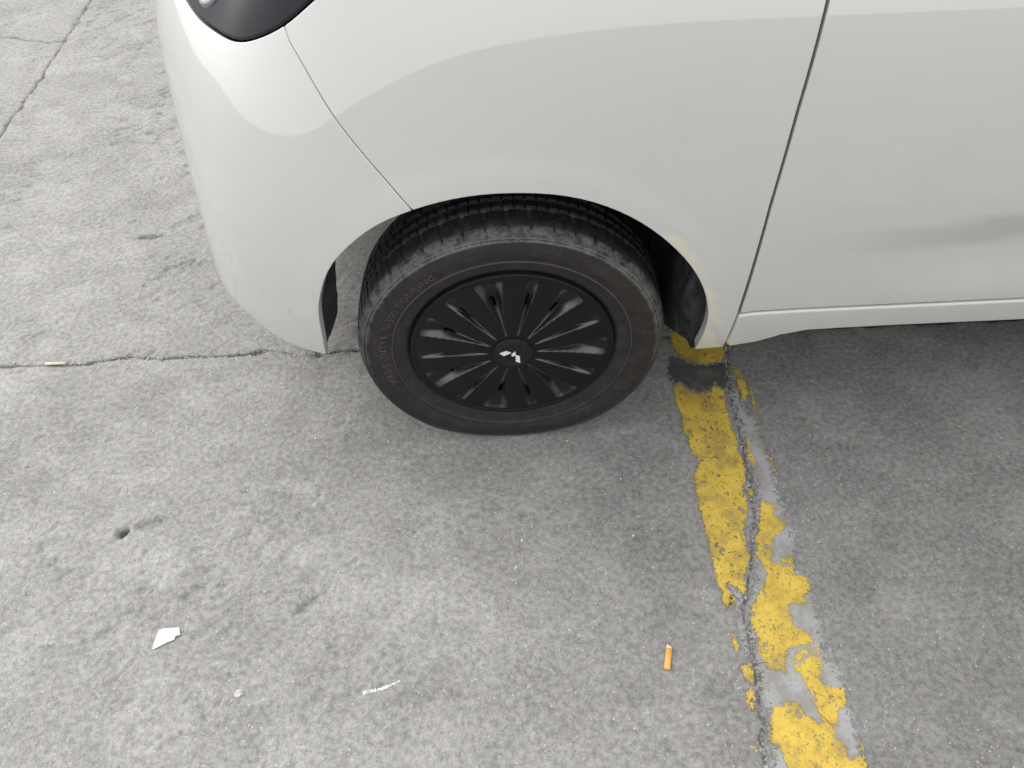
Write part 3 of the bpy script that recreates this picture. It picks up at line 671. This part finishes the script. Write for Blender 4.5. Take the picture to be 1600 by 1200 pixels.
# wheel-arch liners: follow the opening inwards
def liner(cx, ymir, path, depth, mat, name, wave=None):
    P = np.array(path); n = len(P); ny = 12; vv = []
    p3 = S(P[:, 0]-cx, P[:, 1])
    c = np.array([.004, .302])
    for k in range(n):
        d = np.array([p3[k, 0], p3[k, 2]])-c; d = d/np.linalg.norm(d)
        dp = depth if wave is None else wave(k/(n-1))
        for j in range(ny):
            t = j/(ny-1); yy = p3[k, 1]+.011+dp*t
            low = float(sstep(.46, .30, p3[k, 2]))*(d[0] > 0)
            out = .006-(.016+.040*low)*sstep(.04, .30, t)+.002*math.sin(k*.9)*(t > .1)*(depth > .1)
            x = p3[k, 0]+d[0]*out+cx; z = p3[k, 2]+d[1]*out
            vv.append((x, (2*YC-yy) if ymir else yy, z))
    return obj(name, vv, grid_faces(n, ny, flip=ymir), mat, car)
def dense(P, k): return curve(P, k)
rear_path = dense([(s_-.0, z_) for s_, z_ in ARCH[7:]]+[(.335, .235)], 60)
front_path = dense(ARCH[:8], 40)
full_path = dense(ARCH, 60)
WZ = [.2826, .30, .33, .37, .415, .463, .495, .55, .585, .61]; WW = [0, .007, .015, .026, .029, .021, .012, .010, .004, 0]
def lip(ymir):
    P = np.array(front_path); p3 = S(P[:, 0], P[:, 1]); c = np.array([.004, .302]); vv = []
    for k in range(len(P)):
        d = np.array([p3[k, 0], p3[k, 2]])-c; d = d/np.linalg.norm(d); wd = float(np.interp(P[k, 1], WZ, WW))
        for j in range(7):
            t = j/6; yy = p3[k, 1]+.008+.030*t**.8; o_ = .005-(wd+.005)*t
            vv.append((p3[k, 0]+d[0]*o_, (2*YC-yy) if ymir else yy, p3[k, 2]+d[1]*o_*.6))
    return obj('liner_flange', vv, grid_faces(len(P), 7, flip=ymir), M_BLACK, car)
for ym in (False, True):
    liner(0, ym, rear_path, .27, M_LINER, 'wheel_arch_liner'); lip(ym)
    liner(2.43, ym, full_path, .25, M_LINER, 'wheel_arch_liner')
    f = (lambda y: 2*YC-y) if ym else (lambda y: y)
    for cx in (0, 2.43):
        sheet('inner_arch_blocker', lambda u, v: np.stack([cx-.12+.50*u, f(.262)+0*u, .07+.60*v], -1), 4, 4, M_DARK)  # dark plate added and carried low to block lit ground behind the tyre

# ---------------------------------------------------------------- wheels
WC = np.array([.0, 0, .2725]); RT = .2845
def tyre_mesh(loaded):
    side = [(.188, .010), (.1922, .0055), (.1945, .0035), (.198, .0020), (.206, .0008), (.214, -.0022), (.2178, -.0030), (.2184, -.0058), (.2198, -.0058), (.2208, -.0036), (.226, -.0066),
            (.233, -.0096), (.240, -.0110), (.248, -.0112), (.256, -.0098), (.2620, -.0072), (.2640, -.0080), (.2648, -.0106), (.2660, -.0106), (.2668, -.0072), (.2690, -.0058), (.2697, -.0082), (.2708, -.0080),
            (.2718, -.0045), (.2745, -.0008), (.2770, .0030), (.2792, .0072), (.2810, .0120)]
    yt = np.arange(.0155, .0751, .0034)
    crown = [(RT-.0036*((.075-y)/.06)**2.4, y) for y in yt]
    half = side+crown
    prof = half+[(r, .15-y) for r, y in half[::-1]]
    prof = np.array(prof); npf = len(prof); NB = 48; per = 18; na = NB*per
    A = np.arange(na)*2*math.pi/na
    a, r = np.meshgrid(A, prof[:, 0], indexing='ij'); y = np.broadcast_to(prof[:, 1], r.shape).copy(); r = r.copy()
    yc = np.minimum(y, .15-y)                        # distance from the shoulder side, mirrored
    ph = (np.arange(na) % per)[:, None]; blk = (np.arange(na)//per)[:, None]
    tread = (prof[:, 0] > .2765)[None, :] & np.ones_like(r, bool)
    sh = np.clip((yc-.002)/.012, 0, 1)
    main = (ph <= 1) & (yc > .003) & (yc < .0475)
    sipe = (ph == 10) & (yc > .012) & (yc < .036)
    wig = (ph == 2) & (yc > .030) & (yc < .0475)
    circ = ((yc > .0462) & (yc < .0535)) | (yc > .0720)
    centre = (yc >= .0535) & (yc <= .0720) & ((ph == 4) | (ph == 5) | (ph == 13))
    dep = np.zeros_like(r)
    dep = np.where(main | wig, .0060*sh, dep); dep = np.where(sipe, .0042, dep)
    dep = np.where(circ & tread, .0068, dep); dep = np.where(centre, .0050, dep)
    r = r-np.where(tread, dep, 0)
    # short radial ticks on the shoulder
    tick = (ph <= 1) & (prof[:, 0] > .2712)[None, :] & (prof[:, 0] < .2765)[None, :]
    y = np.where(tick & (y < .075), y-.0009, y)
    x = r*np.cos(a); z = r*np.sin(a)
    if loaded:
        h = z+WC[2]; k = np.clip(1-h/.07, 0, 1)**2
        kk = np.clip(1-h/.05, 0, 1); y = np.where(y < .04, y+.0085*kk*np.clip((.03-y)/.03, 0, 1), np.where(y > .11, y+.004*k, y))
        z = np.where(h < .0012, .0012-WC[2], z)
    v = np.stack([x, y, z], -1).reshape(-1, 3)
    return v, grid_faces(na, npf, closed_u=True)
def cover_mesh():
    nr, na = 64, 7*72
    R_ = .1915; rr = np.concatenate([[.0355], np.linspace(.038, .175, 50), np.linspace(.1765, R_, 13)]); nr = len(rr)
    th = np.arange(na)*2*math.pi/na; TH, RR = np.meshgrid(th, rr, indexing='ij')
    y = -.0065*(1-(RR/R_)**2)+.0005                  # gentle dome
    y = y-.0020*sstep(.1775, .181, RR)*(1-sstep(.185, R_, RR))+.009*sstep(.1855, R_, RR)
    dust = np.zeros_like(y); facet = np.zeros_like(y); hole = np.zeros_like(y, bool)
    per = 2*math.pi/7
    for cen, wr, D, nm in ((0.0, math.radians(8.4), .016, 'wide'), (per/2, math.radians(3.7), .010, 'narrow')):
        dth = (TH-cen+per/2) % per-per/2
        d = RR*dth
        t = np.clip((RR-.046)/(.166-.046), 0, 1)
        hw = (.0022+(RR*math.tan(wr)-.0022)*t**.85)*(RR > .044)
        bev = hw*.62 if nm == 'wide' else hw*.55
        prof = np.clip((hw-np.abs(d))/np.maximum(bev, 1e-4), 0, 1)
        endw = 1-sstep(.168, .176, RR) if nm == 'wide' else 1-sstep(.164, .172, RR)
        depth = D*(.16+.84*np.clip((RR-.05)/.070, 0, 1))*(1-.72*np.clip((RR-.128)/.044, 0, 1))*prof*endw*sstep(.040, .056, RR)
        y = y+depth
        fl = np.clip((prof-.70)/.25, 0, 1)*sstep(.09, .12, RR)*(1-sstep(.172, .178, RR))
        dust = np.maximum(dust, fl); facet = np.maximum(facet, sstep(.02, .12, prof)*(depth > .0004))
        off_ = .30 if nm == 'wide' else .0
        core = (np.abs(d-off_*hw*.6) < hw*(.27 if nm == 'wide' else .30)) & (RR > (.108 if nm == 'wide' else .112)) & (RR < (.134 if nm == 'wide' else .142))
        hole |= core
    x = RR*np.cos(TH); z = RR*np.sin(TH)
    v = np.stack([x, y, z], -1).reshape(-1, 3)
    F = []
    for i in range(na):
        i1 = (i+1) % na
        for j in range(nr-1):
            if hole[i, j] and hole[i1, j] and hole[i, j+1] and hole[i1, j+1]: continue
            F.append((i*nr+j, i1*nr+j, i1*nr+j+1, i*nr+j+1))
    return v, F, dust.reshape(-1), facet.reshape(-1)
def lathe(prof, n=64):
    vv = []
    for k in range(n):
        a = 2*math.pi*k/n
        for r, y in prof: vv.append((r*math.cos(a), y, r*math.sin(a)))
    return vv, grid_faces(n, len(prof), closed_u=True)
def lettering(text, size, r_base, ang_start, parent):
    cu = bpy.data.curves.new('lettering', 'FONT'); cu.body = text; cu.size = size; cu.extrude = .0006; cu.space_character = 1.12; cu.resolution_u = 2
    tmp = bpy.data.objects.new('lettering_tmp', cu); COL.objects.link(tmp)
    dg = bpy.context.evaluated_depsgraph_get(); me = bpy.data.meshes.new_from_object(tmp.evaluated_get(dg))
    COL.objects.unlink(tmp); bpy.data.objects.remove(tmp)
    me.name = 'sidewall_lettering'
    for v in me.vertices:
        r = r_base+v.co.y; a = ang_start-v.co.x/(r_base+size*.35)
        yy = float(np.interp(r, [.206, .214, .226, .233, .240, .248, .256, .262], [.0008, -.0022, -.0066, -.0096, -.0110, -.0112, -.0098, -.0072]))
        v.co = (r*math.cos(a), yy-.0003-v.co.z, r*math.sin(a))
    me.materials.clear(); me.materials.append(M_TEXT)
    o = bpy.data.objects.new('sidewall_lettering', me); COL.objects.link(o); o.parent = parent
    return o
def make_wheel(loaded=True):
    wh = empty('wheel', tuple(WC), car)
    v, f = tyre_mesh(loaded); ty = obj('tyre', v, f, M_RUBBER, wh)
    rad = np.hypot(v[:, 0], v[:, 2]); fa = np.array(f)
    ty.data.polygons.foreach_set('use_smooth', (rad[fa].max(1) < .2768).tolist())
    v, f, du, fc_ = cover_mesh(); cv = obj('wheel_cover', v, f, M_COVER, wh)
    at = cv.data.attributes.new('dust', 'FLOAT', 'POINT'); at.data.foreach_set('value', du.astype(np.float32))
    at = cv.data.attributes.new('facet', 'FLOAT', 'POINT'); at.data.foreach_set('value', fc_.astype(np.float32))
    v, f = lathe([(.0, -.0090), (.024, -.0088), (.0285, -.0084), (.0295, -.0098), (.0310, -.0100), (.0322, -.0086), (.0340, -.0082), (.0352, -.0094), (.0366, -.0092), (.0372, -.0050), (.0372, .004)], 72)
    obj('centre_cap', v, f, M_CAP, wh)
    v, f = lathe([(.02, .030), (.10, .036), (.150, .034), (.168, .020), (.184, .016), (.188, .012), (.189, .05), (.172, .06), (.168, .14)], 48)
    obj('steel_rim', v, f, M_STEEL, wh)
    return wh
wheel = make_wheel()
wheel['label'] = 'front wheel with black fourteen-spoke cover and three-diamond emblem'
EMB = [[(-.0273, .2866), (-.0137, .2925), (-.0039, .2874), (-.0187, .2798)], [(-.004, .283), (.0049, .2902), (.0047, .2806), (-.003, .2768)], [(.0041, .2807), (.0129, .2765), (.0139, .2577), (.0045, .2629)]]
for q in EMB:
    c = [(x*.93+.0012, z-.2846+.0012) for x, z in q]
    vv = [(x, -.0108, z) for x, z in c]+[(x, -.0085, z) for x, z in c]
    mx, mz = sum(x for x, z in c)/4, sum(z for x, z in c)/4
    vv = [(mx+(x-mx)*.9, -.0108, mz+(z-mz)*.9) for x, z in c]+vv[4:]
    obj('emblem_diamond', vv, [(0, 1, 2, 3)]+[(i, 4+i, 4+(i+1) % 4, (i+1) % 4) for i in range(4)], M_EMB, wheel, False)
lettering('VIRE-KONTYK  S-300 TOURING', .0200, .2285, math.radians(197), wheel)
for q in ((2.43, False), (0, True), (2.43, True)):
    r = wheel.copy(); COL.objects.link(r); r.parent = car; del r['label']
    for ch in wheel.children:
        if ch.name.startswith('sidewall') or ch.name.startswith('emblem'): continue
        c = ch.copy(); COL.objects.link(c); c.parent = r
    r.location = (q[0], 2*YC if q[1] else 0, WC[2])
    if q[1]: r.rotation_euler = (0, 0, math.pi)

# ---------------------------------------------------------------- litter and grit
def blob(name, loc, r, mat, squash=.7, seed=0, parent=None, stretch=(1, 1), rot=0):
    bm = bmesh.new(); bmesh.ops.create_icosphere(bm, subdivisions=2, radius=1)
    for v in bm.verts:
        k = 1+.35*float(fbm(v.co.x*1.7+seed, v.co.y*1.7+v.co.z*2.1+seed*3, 3))
        x, y = v.co.x*k*r*stretch[0], v.co.y*k*r*stretch[1]
        v.co = (x*math.cos(rot)-y*math.sin(rot), x*math.sin(rot)+y*math.cos(rot), v.co.z*k*r*squash)
    me = bpy.data.meshes.new(name); bm.to_mesh(me); bm.free(); me.materials.append(mat)
    o = bpy.data.objects.new(name, me); COL.objects.link(o); o.location = loc
    if parent is not None: o.parent = parent
    return o
# cigarette butt: filter, burnt-off paper end
bt = empty('cigarette_butt', (.2384, -.4856, .004)); bt.rotation_euler = (0, 0, math.atan2(.0378, .0110))
tag(bt, 'short orange cigarette butt lying on bare concrete left of the yellow line', 'cigarette butt')
def rod(name, x0, x1, r, mat, parent, n=14, flat=1.0, crook=0.0):
    vv = []; xs = [x0, x0+.0004, x1-.0004, x1]; rs = [r*.86, r, r, r*.84]
    for x, q in zip(xs, rs):
        for k in range(n):
            a = 2*math.pi*k/n; vv.append((x+crook*math.cos(a)*q*(x == x1), q*math.cos(a), q*math.sin(a)*flat))
    f = grid_faces(4, n); f += [(i*n+n-1, (i+1)*n+n-1, (i+1)*n, i*n) for i in range(3)]
    f += [tuple(range(n)), tuple(range(3*n, 4*n))[::-1]]
    return obj(name, vv, f, mat, parent)
rod('filter', -.0205, .0155, .0054, M_FILTER, bt, flat=.85); rod('paper_end', .0157, .0195, .0053, M_BUTT, bt, flat=.8, crook=.8)
st = empty('stick', (-1.053, .2722, .0035)); st.rotation_euler = (0, .03, .01)
tag(st, 'pale yellow stick lying in the joint at the far left', 'stick')
rod('shaft', -.024, .024, .0038, M_STICK, st, n=8, flat=.7)
pc = [(-0.6569, -0.3837), (-0.6474, -0.3808), (-0.6347, -0.3816), (-0.6212, -0.3812), (-0.6164, -0.3949), (-0.6243, -0.3973), (-0.6247, -0.403), (-0.635, -0.407), (-0.6424, -0.4111), (-0.6538, -0.4172), (-0.6592, -0.4181), (-0.66, -0.4078), (-0.6589, -0.3964), (-0.6569, -0.3884)]
P = densify(pc, .002); P = P[::-1] if area2(P) < 0 else P
V2, F = tri(P, .002); zz = .0030+.0008*fbm(V2[:, 0]*90, V2[:, 1]*90, 2)
nV = len(V2)
o = obj('paper_scrap', [(x, y, z) for (x, y), z in zip(V2, zz)]+[(x, y, z-.0007) for (x, y), z in zip(V2, zz)], F+[tuple(i+nV for i in f[::-1]) for f in F], M_PAPER, None)
tag(o, 'torn white paper scrap lying on the concrete at lower left', 'paper')
o = blob('dark_pebble', (-.7765, -.1825, -.007), .0085, M_PEBBLE, .75, 8, stretch=(1, .75), rot=-.6); tag(o, 'small black stone sitting in a pit in the concrete', 'stone')
o = blob('pale_stone', (-.4961, -.5017, .0), .0075, M_PALE, .22, 5); tag(o, 'small pale flat stone on the concrete near the bottom edge', 'stone')
# grit: loose grains in the joints and on the slabs, and a chalky white scrape
def grains(name, pts, rmin, rmax, mat, kind='stuff', parent=None, sink=.25):
    vv, ff = [], []
    base = [(1, 0, 0), (-1, 0, 0), (0, 1, 0), (0, -1, 0), (0, 0, 1), (0, 0, -1)]
    fc = [(0, 2, 4), (2, 1, 4), (1, 3, 4), (3, 0, 4), (2, 0, 5), (1, 2, 5), (3, 1, 5), (0, 3, 5)]
    for x, y, z in pts:
        r = rmin+(rmax-rmin)*RNG.random()**2.2; a = RNG.random()*6.28; s = len(vv); q = RNG.uniform(.6, 1.3, 6)
        for i, (bx, by, bz) in enumerate(base):
            X, Y = bx*r*q[i], by*r*q[i]*.8
            vv.append((x+X*math.cos(a)-Y*math.sin(a), y+X*math.sin(a)+Y*math.cos(a), z+r*sink+bz*r*q[i]*.6))
        ff += [tuple(s+i for i in f) for f in fc]
    o = obj(name, vv, ff, mat, parent, False); o['kind'] = kind
    return o
pts = []
for k in range(520):
    x = RNG.uniform(-1.25, -.3); pts.append((x, float(j1(x))+RNG.normal(0, .0045), -.006*RNG.random()))
for k in range(520):
    y = RNG.uniform(-.74, .3); pts.append((float(j3(y))+RNG.normal(0, .0055), y, -.006*RNG.random()))
for k in range(220):
    y = RNG.uniform(1.2, 2.25); pts.append((float(j2(y))+RNG.normal(0, .005), y, -.006*RNG.random()))
g = grains('joint_grit', pts, .0008, .0042, M_GRIT); g['label'] = 'grey crumbs of concrete along the slab joints'; g['category'] = 'grit'
pts = [(RNG.uniform(-1.5, 1.0), RNG.uniform(-.75, 1.6), .0) for k in range(260)]
g = grains('loose_grit', pts, .0006, .0024, M_GRIT); g['label'] = 'fine grey grit scattered over the concrete'; g['category'] = 'grit'
pts = [(x+RNG.normal(0, .002), y+RNG.normal(0, .0015), 0) for x, y in ((-.8843, .274), (-.606, .268), (-.640, .264), (-.634, .2625), (-.663, .268), (-.5503, -.0996), (-.553, -.101), (-1.02, .27), (-1.017, .272), (-.012, -.30), (-.27, .0), (-.42, .02), (.11, -.02), (.21, -.12), (.215, -.25), (.0, -.25), (.32, -.10), (.4, -.345), (.405, -.335), (.395, -.36), (-1.42, 1.38))]
g = grains('white_grit', pts, .0015, .0038, M_WHITEGRIT); g['label'] = 'white stone chips lying by the joint and on the slabs'; g['category'] = 'grit'
sc = []
for k in range(150):
    t = RNG.random(); x = -.285+.062*t; y = -.513+.016*t*t+RNG.normal(0, .0016)*(1.2-t)
    if RNG.random() < 1.1-t*.7: sc.append((x, y, .0006))
grains('white_scrape', sc, .0008, .0030, M_WHITEGRIT, parent=ground, sink=.1)
